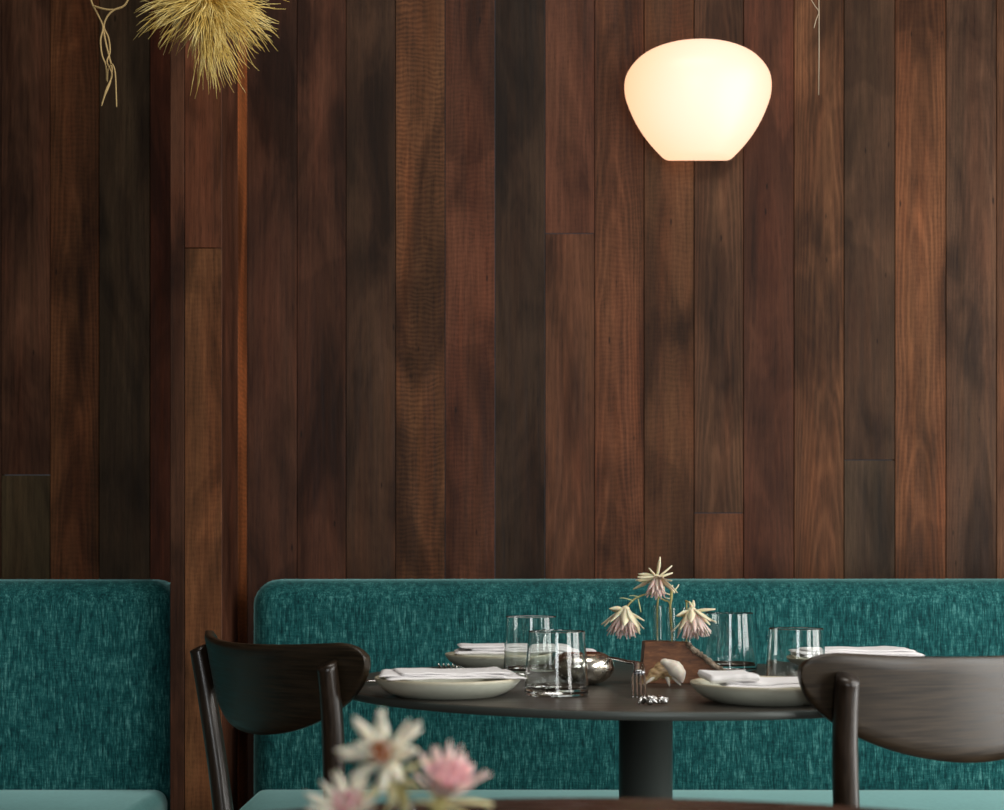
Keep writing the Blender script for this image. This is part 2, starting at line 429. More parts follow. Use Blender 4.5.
while x < 1620:
    wall_board(x, x+50, [(0, ZT, random.choice([(60, 42, 34), (74, 50, 38), (68, 44, 36)]), .1, .6, 0)]); x += 50
plank_mesh('wall_back', bd)

# pillar standing proud of the wall between the two banquettes
PY = 2.23; PXR = (222-502)/F_PX*PY; PXL = (170-502)/F_PX*PY; PXM = (184.5-502)/F_PX*PY
pb = []
zj = HC+(HZ-248)/F_PX*PY
pb.append(dict(o=(PXL, PY, 0), ax=(1, 0, 0), nrm=(0, -1, 0), w=PXM-PXL, z0=0, z1=ZT, col=T(60, 38, 30), cath=.1, seed=1.3))
pb.append(dict(o=(PXM, PY, 0), ax=(1, 0, 0), nrm=(0, -1, 0), w=PXR-PXM, z0=0, z1=zj, col=T(88, 58, 40), cath=.4, curl=.25, seed=2.4))
pb.append(dict(o=(PXM, PY, 0), ax=(1, 0, 0), nrm=(0, -1, 0), w=PXR-PXM, z0=zj, z1=ZT, col=T(84, 50, 38), cath=.3, seed=3.1))
pb.append(dict(o=(PXR, PY, 0), ax=(0, 1, 0), nrm=(1, 0, 0), w=0.135, z0=0, z1=ZT, col=T(62, 37, 30), cath=.1, seed=4.4))
pb.append(dict(o=(PXR, PY+0.135, 0), ax=(0, 1, 0), nrm=(1, 0, 0), w=WY-PY-0.136, z0=0, z1=ZT, col=T(108, 60, 35), curl=.9, cath=.1, seed=5.2))
pb.append(dict(o=(PXL, WY-0.001, 0), ax=(0, -1, 0), nrm=(-1, 0, 0), w=WY-PY-0.001, z0=0, z1=ZT, col=T(50, 30, 24), cath=.1, seed=6.2))
plank_mesh('trim_1', pb, th=0.012)

# floor, ceiling and the window wall on the right
bm = bmesh.new(); add_box(bm, -2.4, 2.0, -2.8, 2.48, -0.05, 0.0); struct('floor', bm, M_FLOOR)
bm = bmesh.new(); add_box(bm, -2.4, 2.0, -2.8, 2.48, ZT, ZT+0.05); struct('ceiling', bm, M_PLASTER)
bm = bmesh.new(); add_box(bm, -2.45, -2.4, -2.8, 2.48, 0, ZT); struct('wall_left', bm, M_PLASTER)
bm = bmesh.new()
ops = [(-0.68, 0.38), (0.72, 1.78)]
add_box(bm, 1.95, 2.0, -2.8, 2.48, 0, 0.16); add_box(bm, 1.95, 2.0, -2.8, 2.48, 2.48, ZT)
ys = [-2.8]+[v for o_ in ops for v in o_]+[2.48]
for k in range(0, len(ys), 2): add_box(bm, 1.95, 2.0, ys[k], ys[k+1], 0.16, 2.48)
struct('wall_right', bm, M_PLASTER)
for k, (a, b) in enumerate(ops):
    bm = bmesh.new()
    for (y0, y1, z0, z1) in ((a, a+.04, .16, 2.48), (b-.04, b, .16, 2.48), (a, b, .16, .20), (a, b, 2.44, 2.48), ((a+b)/2-.015, (a+b)/2+.015, .2, 2.44), (a, b, 1.86, 1.89)):
        add_box(bm, 1.90, 1.925, y0, y1, z0, z1)
    struct('window_%d' % (k+1), bm, M_FRAME)

bm = bmesh.new()
ops2 = [(-0.40, 0.50)]
add_box(bm, -2.45, 2.0, -2.85, -2.80, 0, 0.16); add_box(bm, -2.45, 2.0, -2.85, -2.80, 2.48, ZT)
xs = [-2.45]+[v for o_ in ops2 for v in o_]+[2.0]
for k in range(0, len(xs), 2): add_box(bm, xs[k], xs[k+1], -2.85, -2.80, 0.16, 2.48)
struct('wall_front', bm, M_PLASTER)
for k, (a, b) in enumerate(ops2):
    bm = bmesh.new()
    for (x0, x1, z0, z1) in ((a, a+.04, .16, 2.48), (b-.04, b, .16, 2.48), (a, b, .16, .20), (a, b, 2.44, 2.48), ((a+b)/2-.015, (a+b)/2+.015, .2, 2.44)):
        add_box(bm, x0, x1, -2.72, -2.70, z0, z1)
    struct('window_%d' % (k+3), bm, M_FRAME)

# ------------------------------------------------------------------ banquettes
BY = 2.285                                     # front face of the upholstered backs
def cushion(bm, x0, x1, y0, y1, z0, z1, r, nx=40, nz=20, puff=0.006, rl=None):
    """softly rounded upholstered block"""
    t = bmesh.new(); bmesh.ops.create_cube(t, size=1)
    for v in t.verts: v.co = Vector(((x0+x1)/2+v.co.x*(x1-x0), (y0+y1)/2+v.co.y*(y1-y0), (z0+z1)/2+v.co.z*(z1-z0)))
    bmesh.ops.bevel(t, geom=t.edges[:], offset=r, segments=6, profile=0.5, affect='EDGES')
    for v in t.verts:
        n_ = noise.noise(Vector((v.co.x*4, v.co.y*3, v.co.z*4)))
        v.co.z += n_*puff*0.4
    merge(bm, t)
def banquette(name, label, x0, x1, sx0, sx1):
    t = thing(name, label, 'banquette', (0, 2.2, 0), 0, None)
    bm = bmesh.new(); cushion(bm, x0, x1, BY-2.2, 2.425-2.2, 0.30, 0.8705, 0.042); obj('back_cushion', bm, M_VELVET, t)
    bm = bmesh.new(); cushion(bm, sx0, sx1, 1.97-2.2, BY-2.2+0.006, 0.40, 0.5285, 0.022); obj('seat_cushion', bm, M_SEAT_LIT, t)
    bm = bmesh.new(); add_box(bm, sx0+.02, sx1-.02, 2.00-2.2, 2.42-2.2, 0.001, 0.402, 0.004); obj('plinth', bm, M_LEG, t)
    return t
banquette('banquette', 'long teal velvet banquette against timber wall behind the round table', -0.412, 1.75, -0.404, 1.75)
banquette('banquette', 'teal velvet banquette left of the timber pillar, cut off by the left edge', -1.75, -0.543, -1.75, -0.543)

# ------------------------------------------------------------------ wall lamp
lt = thing('wall_lamp', 'glowing opal glass lamp on the dark timber wall', 'lamp', (px(698, 99, 2.44).x, WY, 1.60))
prof_px = [(0, 38), (16, 38.3), (32, 40), (46, 44.5), (58, 51.5), (67, 61), (72.4, 71), (74, 82), (72.8, 94), (69, 106), (63.5, 119), (56.5, 131.5), (48.5, 143), (40, 153), (34, 159), (29.5, 161), (0, 161)]
k_ = 2.42/F_PX
prof = []
for r, y in prof_px: prof.append((r*k_, (161-y)/F_PX*2.44*0.935))
rs = []
for (a, b) in zip(prof, prof[1:]):
    for q in range(3): rs.append((a[0]+(b[0]-a[0])*q/3, a[1]+(b[1]-a[1])*q/3))
rs.append(prof[-1])
prof = [(max(0, p.x), p.y) for p in smooth_path([(a, b, 0) for a, b in prof[:-1]], 4)]+[prof[-1]]
bm = bmesh.new(); add_lathe(bm, prof, 64, (0, -0.006, 0), PI, PI, 0.72)
bmesh.ops.remove_doubles(bm, verts=bm.verts[:], dist=1e-6)
ed = [e for e in bm.edges if e.is_boundary]
bmesh.ops.holes_fill(bm, edges=ed)
m = bpy.data.materials.new('lit_opal_glass'); m.use_nodes = True; nt = m.node_tree; g = G(m)
o_ = g.coord(); mp = g.mapping(o_, (1, 1, 1), (-0.012, 0.03, -0.105))
vl = g.n('ShaderNodeVectorMath', operation='LENGTH'); g.l(mp, vl.inputs[0])
colr = g.ramp(vl.outputs['Value'], [(0.045, (0.90, 0.625, 0.49)), (0.085, (0.90, 0.58, 0.415)), (0.118, (0.88, 0.52, 0.32)), (0.15, (0.82, 0.44, 0.235))])
g.b.inputs['Base Color'].default_value = (0.12, 0.12, 0.12, 1); g.b.inputs['Roughness'].default_value = 0.38
g.l(colr, g.b.inputs['Emission Color']); g.b.inputs['Emission Strength'].default_value = 1.5
sh = obj('lamp_shade', bm, m, lt)
bm = bmesh.new(); add_box(bm, -.05, .05, -0.006, -0.0005, 0.05, 0.15, 0.002); obj('wall_plate', bm, M_BLACKMETAL, lt)

# ------------------------------------------------------------------ round tables
TZ = 0.75
def round_table(label, x, y, r, mtop, mband, th=0.0085, rp=0.0325):
    t = thing('round_table', label, 'table', (x, y, 0))
    bm = bmesh.new(); add_lathe(bm, [(0, TZ), (r-0.004, TZ), (r-0.003, TZ-0.0006), (r-0.003, TZ-th+0.001), (0, TZ-th+0.001)], 160)
    obj('tabletop', bm, mtop, t, smooth=False)
    bm = bmesh.new(); add_lathe(bm, [(r-0.0029, TZ-th), (r-0.0029, TZ-0.0008), (r-0.001, TZ-0.0003), (r, TZ-0.0015), (r, TZ-th+0.001), (r-0.001, TZ-th), (r-0.0029, TZ-th)], 160)
    obj('edge_band', bm, mband, t)
    bm = bmesh.new(); add_lathe(bm, [(0, TZ-th+0.0005), (rp, TZ-th+0.0005), (rp, 0.012), (0, 0.012)], 64); obj('pedestal', bm, M_POST, t)
    bm = bmesh.new(); add_lathe(bm, [(0, 0.018), (rp+.01, 0.018), (0.13, 0.010), (0.135, 0.006), (0.135, 0.0005), (0, 0.0005)], 64); obj('base_plate', bm, M_POST, t)
    return t
TX, TY = 0.1745, 1.70
round_table('round dark table set for four on a thick steel pedestal', TX, TY, 0.375, M_TOP, M_BAND)
round_table('out of focus round red-brown table at the bottom edge, under the pale flowers', 0.052, 0.452, 0.375, M_TOP2, M_BAND2)

# ------------------------------------------------------------------ chairs
A_, S_, ZC, HB = 0.2210, 0.057, 0.7995, 0.107
def make_chair(label, x, y, th, ):
    t = thing('dining_chair', label, 'chair', (x, y, 0), th-PI/2)      # local +Y = facing, local x: -right.. local +X = sitter's right
    zb = .17*HB; c = .17; lean = 0.20; T2 = 0.006
    def prof(u):
        au = abs(u); vt = zb*(1-math.sqrt(max(0, 1-((au-1+c)/c)**2))) if au > 1-c else 0
        return vt, zb+(HB-zb)*math.sqrt(max(0, 1-u*u))
    bm = bmesh.new(); NU, NV = 72, 12; fr = []; bk = []
    for i in range(NU+1):
        u = -math.cos(PI*i/NU); u = max(-1, min(1, u))
        vt, vb = prof(u); cf = []; cb = []
        for j in range(NV+1):
            v = vt+(vb-vt)*j/NV
            edge = min(1, min(j, NV-j)/1.0)*0.35+0.65
            hh = T2*(edge if 0 < i < NU else 0.5)
            nx_, ny_ = -2*S_*u/A_, 1.0; L = math.hypot(nx_, ny_); nx_ /= L; ny_ /= L
            X, Y = A_*u, S_*u*u+lean*v
            cf.append(bm.verts.new((X+nx_*hh, Y+ny_*hh, ZC-v+.0095*u*u))); cb.append(bm.verts.new((X-nx_*hh, Y-ny_*hh, ZC-v+.0095*u*u)))
        fr.append(cf); bk.append(cb)
    for i in range(NU):
        for j in range(NV):
            bm.faces.new((fr[i][j], fr[i+1][j], fr[i+1][j+1], fr[i][j+1])); bm.faces.new((bk[i][j], bk[i][j+1], bk[i+1][j+1], bk[i+1][j]))
        bm.faces.new((fr[i][0], bk[i][0], bk[i+1][0], fr[i+1][0])); bm.faces.new((fr[i][NV], fr[i+1][NV], bk[i+1][NV], bk[i][NV]))
    for j in range(NV):
        bm.faces.new((fr[0][j], fr[0][j+1], bk[0][j+1], bk[0][j])); bm.faces.new((fr[NU][j], bk[NU][j], bk[NU][j+1], fr[NU][j+1]))
    bmesh.ops.remove_doubles(bm, verts=bm.verts[:], dist=1e-5)
    obj('backrest', bm, M_CHAIR, t)
    for s in (-1, 1):
        u = 0.855*s; X0 = A_*u; Y0 = S_*u*u-0.012
        ztop = 0.7845
        path = smooth_path([(X0+.003*s, Y0-.002, ztop), (X0-.004*s, Y0+.008, 0.72), (X0-.021*s, Y0+.020, 0.60), (X0-.034*s, Y0+.028, 0.46), (X0-.036*s, Y0+.018, 0.25), (X0-.030*s, Y0-.03, 0.001)], 6)
        n = len(path); rad = [0.0102+0.0028*math.sin(PI*min(1, (k/n)*0.9+0.05)) for k in range(n)]
        bm = bmesh.new(); add_tube(bm, path, rad, 20)
        # slanted top cut of the post: the outer side is lower than the side on the backrest
        for v in bm.verts:
            if v.co.z > ztop-0.004: v.co.z += (v.co.y-Y0)*0.30
        obj('leg', bm, M_LEG, t)
    for s in (-1, 1):
        path = smooth_path([(s*.148, .245, 0.43), (s*.152, .252, .22), (s*.158, .262, .001)], 6); n = len(path)
        bm = bmesh.new(); add_tube(bm, path, [0.0155-0.005*k/n for k in range(n)], 20); obj('leg', bm, M_LEG, t)
    bm = bmesh.new(); NA = 64; top = []; bot = []; mid = []
    for k in range(NA):
        a = 2*PI*k/NA; ca, sa = math.cos(a), math.sin(a); e = 0.62
        X = 0.182*math.copysign(abs(ca)**e, ca)*(1.0+0.05*sa); Y = 0.150+0.145*math.copysign(abs(sa)**e, sa)
        top.append(bm.verts.new((X*.985, .15+(Y-.15)*.985, 0.458))); mid.append(bm.verts.new((X, Y, 0.448))); bot.append(bm.verts.new((X*.95, .15+(Y-.15)*.95, 0.426)))
    ct = bm.verts.new((0, .15, 0.448))
    for k in range(NA):
        q = (k+1) % NA
        bm.faces.new((top[k], top[q], ct)); bm.faces.new((top[q], top[k], mid[k], mid[q])); bm.faces.new((mid[q], mid[k], bot[k], bot[q]))
    bm.faces.new(bot[::-1]); obj('seat', bm, M_CHAIR, t)
    bm = bmesh.new()
    add_tube(bm, [(-.150, .06, .30), (-.150, .250, .27)], 0.008, 12); obj('stretcher', bm, M_LEG, t)
    bm = bmesh.new()
    add_tube(bm, [(.150, .06, .30), (.150, .250, .27)], 0.008, 12); obj('stretcher', bm, M_LEG, t)
    return t
ch = make_chair('dark wooden chair at left of the round table, curved back nearly black', -0.314, 1.640, 0.572)
dup(ch, (0.498, 1.388, 0), 2.153-PI/2, 'dark wooden chair at right of round table, curved back catching grey daylight')

# ------------------------------------------------------------------ tableware
def make_plate(label, X, Y):
    bm = bmesh.new(); r = 0.0785
    prof = [(0, 0.0035), (0.045, 0.0035), (0.060, 0.0075), (0.070, 0.0140), (r-0.0018, 0.0198), (r-0.0008, 0.0205), (r, 0.0198), (0.0775, 0.0165), (0.0725, 0.0105), (0.064, 0.0045), (0.055, 0.0012), (0.053, 0.0002), (0.049, 0.0002), (0.047, 0.0012), (0, 0.0012)]
    add_lathe(bm, prof, 96)
    o = obj('side_plate', bm, M_CERAMIC); o.location = (X, Y, TZ)
    tag(o, label, 'plate', 'side plates on the round table'); return o
plates = [(-0.058, 1.500, 'sage glazed plate at front left of table, beside left chair'),
          (0.000, 1.925, 'sage glazed plate at back left of table, behind the tumblers'),
          (0.271, 1.430, 'sage glazed plate at front right of table, before the right chair'),
          (0.452, 1.845, 'sage glazed plate at back right, mostly hidden by right chair')]
p0 = make_plate(plates[0][2], plates[0][0], plates[0][1])
for X, Y, lab in plates[1:]:
    q = p0.copy(); C.objects.link(q); q.location = (X, Y, TZ); q['label'] = lab

def napkin(label, X, Y, rot, layers, seed, roll=None, zoff=0.0):
    """layers: list of (cx, cy, w, d, thickness, twist)"""
    rnd = random.Random(seed); bm = bmesh.new(); z = 0.0
    for (cx, cy, w_, d_, th_, tw) in layers:
        nx, ny = 34, 22; top = []; bot = []
        for j in range(ny+1):
            rt = []; rb = []
            for i in range(nx+1):
                a = i/nx*2-1; b = j/ny*2-1
                ex = 1-0.03*noise.noise(Vector((b*3+seed, z*90, 1))); ey = 1-0.05*noise.noise(Vector((a*3+seed, z*90, 5)))
                x_ = a*w_/2*ex; y_ = b*d_/2*ey
                hh = noise.noise(Vector((x_*22+seed, y_*22, z*40+3)))*0.0022+noise.noise(Vector((x_*60+seed, y_*50, z*60)))*0.0008
                rr = max(abs(a), abs(b)); fall = math.sqrt(max(0, 1-max(0, (rr-0.90)/0.10)**2))
                X_ = cx+x_*math.cos(tw)-y_*math.sin(tw); Y_ = cy+x_*math.sin(tw)+y_*math.cos(tw)
                sag = 0
                dist = math.hypot(X_, Y_)
                if dist > .085: sag = -(dist-.085)*0.10
                zz = z+hh*0.9+sag
                rt.append(bm.verts.new((X_, Y_, zz+th_*(0.5+0.5*fall)))); rb.append(bm.verts.new((X_, Y_, zz+th_*(0.5-0.5*fall)-0.0001)))
            top.append(rt); bot.append(rb)
        for j in range(ny):
            for i in range(nx):
                bm.faces.new((top[j][i], top[j][i+1], top[j+1][i+1], top[j+1][i])); bm.faces.new((bot[j][i], bot[j+1][i], bot[j+1][i+1], bot[j][i+1]))
        for i in range(nx):
            bm.faces.new((top[0][i], bot[0][i], bot[0][i+1], top[0][i+1])); bm.faces.new((top[ny][i], top[ny][i+1], bot[ny][i+1], bot[ny][i]))
        for j in range(ny):
            bm.faces.new((top[j][0], top[j+1][0], bot[j+1][0], bot[j][0])); bm.faces.new((top[j][nx], bot[j][nx], bot[j+1][nx], top[j+1][nx]))
        z += th_*0.95
    if roll:
        for (x0, y0, x1, y1, r_, zc) in roll:
            n = 16; pts = [Vector((x0+(x1-x0)*k/n, y0+(y1-y0)*k/n, zc+0.0012*noise.noise(Vector((k*.6, seed, 0))))) for k in range(n+1)]
            add_tube(bm, pts, [r_*(0.55 if k in (0, n) else 1+.14*noise.noise(Vector((k*.5, seed, 4)))) for k in range(n+1)], 18, flat=0.62)
    o = obj('linen_napkin', bm, M_LINEN); o.location = (X, Y, TZ+zoff); o.rotation_euler[2] = rot
    tag(o, label, 'napkin', 'folded napkins on the plates'); return o
napkin('folded pale napkin lying flat on front left plate', -0.058, 1.500, 0.12, [(0.004, 0, .146, .098, .0024, .05), (-.006, .004, .132, .094, .0022, -.06), (0.004, 0.004, .118, .084, .0020, .08)], 3, zoff=0.0207)
napkin('folded white napkin on back left plate, corner sticking out past tumblers', 0.000, 1.925, 0.02, [(0.030, 0, .19, .09, .0045, .03), (.044, .0, .17, .080, .0045, -.04), (0.020, 0, .16, .07, .0035, .05)], 9, zoff=0.0207)
napkin('white napkin with rolled left end on front right plate', 0.271, 1.430, 0.0, [(0.012, 0, .125, .082, .0034, .02), (.012, .002, .115, .072, .003, -.04), (-.040, .0, .050, .070, .0075, .06)], 14, zoff=0.0165)
napkin('white napkin spread over back right plate behind right chair', 0.452, 1.845, 0.04, [(0.015, 0, .16, .095, .0045, .02), (.012, 0, .165, .085, .004, -.03), (0.015, 0, .14, .07, .003, .05)], 21, zoff=0.0208)

def make_tumbler(label, X, Y, h, rb, rt, group='clear tumblers on the round table'):
    bm = bmesh.new(); t = 0.0013
    outer = [(0, 0), (rb-.003, 0), (rb-.0008, .0008), (rb, .003), (rb-(rb-rt)*.35, h*.45), (rt+(rb-rt)*.25, h*.75), (rt, h-.0008), (rt-t*.5, h)]
    inner = [(rt-t, h-.0008), (rt+(rb-rt)*.25-t, h*.75), (rb-(rb-rt)*.35-t, h*.45), (rb-t-.0008, .010), (rb-t-.004, .0075), (0, .0065)]
    add_lathe(bm, dense(outer+inner), 72)
    o = obj('water_tumbler', bm, M_GLASS); o.location = (X, Y, TZ+0.0002)
    return tag(o, label, 'glass', group)
gl = [((531-502)/F_PX*1.79, 1.79, .0755, .0355, .0325, 'clear tumbler behind the front left plate, taller of left pair'),
      ((556.5-502)/F_PX*1.505, 1.505, .0690, .0345, .0305, 'clear tumbler at right end of front left plate, shorter of left pair'),
      ((729-502)/F_PX*1.875, 1.875, .0775, .0375, .0320, 'tall clear tumbler behind wooden block vase and its flowers'),
      ((796-502)/F_PX*1.60, 1.60, .0680, .0345, .0310, 'clear tumbler behind front right plate, beside right chair')]
for X, Y, h, rb, rt, lab in gl: make_tumbler(lab, X, Y, h, rb, rt)

# mercury glass bowl with a black spoon resting in it
bt = thing('votive_bowl', 'squat round silvery mercury glass bowl right of the tumblers', 'bowl', ((583-502)/F_PX*1.65, 1.65, TZ))
bm = bmesh.new(); R = 0.0375
prof = [(0, 0.0005), (.016, 0.0005), (.024, .003), (.032, .009), (.0365, .0165), (R, .021), (.0362, .027), (.032, .0325), (.026, .0362), (.0215, .0375), (.0205, .0370)]
add_lathe(bm, prof, 64); obj('bowl_body', bm, M_MERC, bt)
bm = bmesh.new(); add_lathe(bm, [(.0203, .0370), (.0255, .0345), (.031, .030), (.034, .021), (.028, .010), (.018, .004), (0, .003)], 64); obj('bowl_lining', bm, M_COPPER, bt)
bm = bmesh.new()
a = px(596, 656.5, 1.648); pA = px(614, 658.5, 1.63); pB = px(629, 662, 1.60); pC = px(638.5, 664, 1.575); pD = px(639, 673, 1.535)
path = smooth_path([a, pA, pB, pC, pD], 6); n = len(path)
add_tube(bm, path, [.0022, .0026, .003]+[.0034]*3+[.0040]*6+[.0052]*6+[.0064]*4+[.0066]*(n-22), 12, flat=0.45)
for q in (-1.5, -.5, .5, 1.5):
    cx = 638.5+q*4.0
    add_tube(bm, smooth_path([px(638.5+q*2.6, 672, 1.540), px(cx, 677, 1.525), px(cx+.4, 687, 1.500), px(cx+.6, 697.6, 1.474)], 5), [.0013]*11+[.0011, .0010, .0009, .0007, .0005], 8)
tag(obj('serving_fork', bm, M_SILVER_DARK), 'dark steel fork leaning from silvery bowl, four tines down on the table', 'fork')

# cutlery
def make_fork(label, loc, rot, L=0.155):
    """built along +X from handle end (0) to tines (L), lying on z=0"""
    bm = bmesh.new()
    pts = smooth_path([(0, 0, .0035), (L*.25, 0, .002), (L*.5, 0, .0045), (L*.66, 0, .0075), (L*.74, 0, .0055)], 5)
    n = len(pts); wd = [.0042-.0022*min(1, k/(n*.75)) for k in range(n)]
    for k in range(3): wd[k] = .0036+.0006*k
    add_tube(bm, pts, wd, 12, flat=0.45)
    hp = [(L*.72, .0020), (L*.755, .0085), (L*.80, .0105), (L*.83, .0105)]
    rows = []
    for x_, w_ in hp:
        zc = .0055-.003*(x_/L-.72)/.11
        rows.append([bm.verts.new((x_, -w_, zc+.0008)), bm.verts.new((x_, w_, zc+.0008)), bm.verts.new((x_, w_, zc-.0006)), bm.verts.new((x_, -w_, zc-.0006))])
    for a_, b_ in zip(rows, rows[1:]):
        for k in range(4): bm.faces.new((a_[k], a_[(k+1) % 4], b_[(k+1) % 4], b_[k]))
    bm.faces.new(rows[0][::-1]); bm.faces.new(rows[-1])
    for q in (-1.5, -.5, .5, 1.5):
        add_tube(bm, smooth_path([(L*.825, q*.0058, .0025), (L*.92, q*.0060, .0015), (L, q*.0056, .0055)], 4), [.0013]*7+[.0010, .0005], 8)
    o = obj('table_fork', bm, M_SILVER); o.location = loc; o.rotation_euler = rot
    return tag(o, label, 'fork')
make_fork('steel fork propped behind front left plate, only tines showing', (-0.024, 1.722, TZ+0.0005), (0, -0.150, math.atan2(-1, -0.27)))
bm = bmesh.new()
kp = [px(363, 685.6, 1.64), px(380, 683.5, 1.70)]
k0 = Vector((-0.165, 1.640, TZ+.0042)); k1 = Vector((0.02, 1.700, TZ+.0042))
add_tube(bm, smooth_path([k0, k0.lerp(k1, .45), k0.lerp(k1, .5), k1], 5), [.003]*3+[.0042]*5+[.0050]*6+[.0035, .001], 10, flat=0.5)
tag(obj('table_knife', bm, M_SILVER), 'steel knife lying between left chair and front left plate', 'knife')
# ornate silver salt spoon heap: knotted silver charm
bm = bmesh.new(); rnd = random.Random(5)
base = px(652, 705, 1.395)
for k in range(3):
    pts = []
    for j in range(15):
        a = j*0.9+k*2.1
        pts.append((base.x+(-.012+.0022*j*.8)+.0025*math.sin(a*1.3+k), base.y+.006*math.sin(a+k*2), TZ+.0045+.0030*math.sin(a*1.7+k*1.2)+.002*(1-abs(j-7)/7)))
    add_tube(bm, smooth_path(pts, 3), 0.0014, 8)
for k in range(7):
    a = k*.9; bmesh.ops.create_icosphere(bm, subdivisions=2, radius=.0024+.0008*(k % 3), matrix=Matrix.Translation((base.x-.010+.0038*k, base.y+.005*math.sin(a*2), TZ+.0038+.0012*(k % 2))))
tag(obj('silver_ornament', bm, M_SILVER), 'small knotted silver ornament at the table front, before the fork tines', 'ornament')

# ------------------------------------------------------------------ wooden block vase with glass tubes
BYF = 1.655
vt_ = thing('bud_vase', 'brown wooden block vase with three glass tubes and live bark edge', 'vase', (px(683, 684, BYF).x, BYF, TZ))
vx = vt_.location.x
def bx_(x): return (x-502)/F_PX*BYF-vx
def bz_(y): return HC-(y-HZ)/F_PX*BYF-TZ
outl = [(641, 684), (643.5, 662), (645, 642), (660, 641.5), (686, 644), (691, 648), (697, 653), (703, 657), (709, 662), (715, 667), (722, 671), (728, 676), (731, 684.6)]
pts2 = [(bx_(a), max(0.0003, bz_(b))) for a, b in outl]
bm = bmesh.new(); f0 = [bm.verts.new((a, 0, b)) for a, b in pts2]; f1 = [bm.verts.new((a+.004*(i > 3), .036, b+(.001 if i > 3 else 0))) for i, (a, b) in enumerate(pts2)]
bm.faces.new(f0); bm.faces.new(f1[::-1]); n = len(f0)
for i in range(n): bm.faces.new((f0[i], f0[(i+1) % n], f1[(i+1) % n], f1[i]))
bmesh.ops.bevel(bm, geom=bm.edges[:], offset=.0008, segments=2, affect='EDGES')
obj('wood_block', bm, M_BLOCK, vt_, smooth=False)
# bark edge: rough ridge along the sloping side
bm = bmesh.new(); NN = 46; MM = 12; grid = []
path = smooth_path([(bx_(a), 0, bz_(b)) for a, b in outl[4:12]], 7)
for i, p in enumerate(path):
    row = []
    for j in range(MM+1):
        y_ = -0.002+.040*j/MM
        nz = noise.noise(Vector((i*.42, j*.7, 3)))*.0030+noise.noise(Vector((i*1.1, j*1.9, 8)))*.0018+.0022
        row.append(bm.verts.new((p.x+nz*.65+.001, y_, p.z+nz*.9)))
    grid.append(row)
low = [[bm.verts.new((v.co.x-.0035, v.co.y, v.co.z-.0042)) for v in r] for r in grid]
for i in range(len(grid)-1):
    for j in range(MM):
        bm.faces.new((grid[i][j], grid[i][j+1], grid[i+1][j+1], grid[i+1][j])); bm.faces.new((low[i][j], low[i+1][j], low[i+1][j+1], low[i][j+1]))
    bm.faces.new((grid[i][0], grid[i+1][0], low[i+1][0], low[i][0])); bm.faces.new((grid[i][MM], low[i][MM], low[i+1][MM], grid[i+1][MM]))
for r, s_ in ((0, 1), (-1, 1)):
    for j in range(MM): bm.faces.new((grid[r][j], low[r][j], low[r][j+1], grid[r][j+1]))
obj('bark_edge', bm, M_BARK, vt_)
def tube_vase(bm, x, y, z0, z1, r, t=.0008):
    add_lathe(bm, dense([(0, z0), (r*.6, z0+.0006), (r, z0+r*.6), (r, z1), (r+.0004, z1+.0004), (r-t, z1+.0004), (r-t, z0+r*.6+t), (0, z0+t+.001)]), 28, (x, y, 0))
TUB = [(657.5, 606), (671, 608), (686.5, 608)]
for xx, yt in TUB:
    bm = bmesh.new(); zt = HC-(yt-HZ)/F_PX*(BYF+.018)-TZ
    tube_vase(bm, (xx-502)/F_PX*(BYF+.018)-vx, .018, .030, zt, .0056); obj('glass_tube', bm, M_GLASS, vt_)

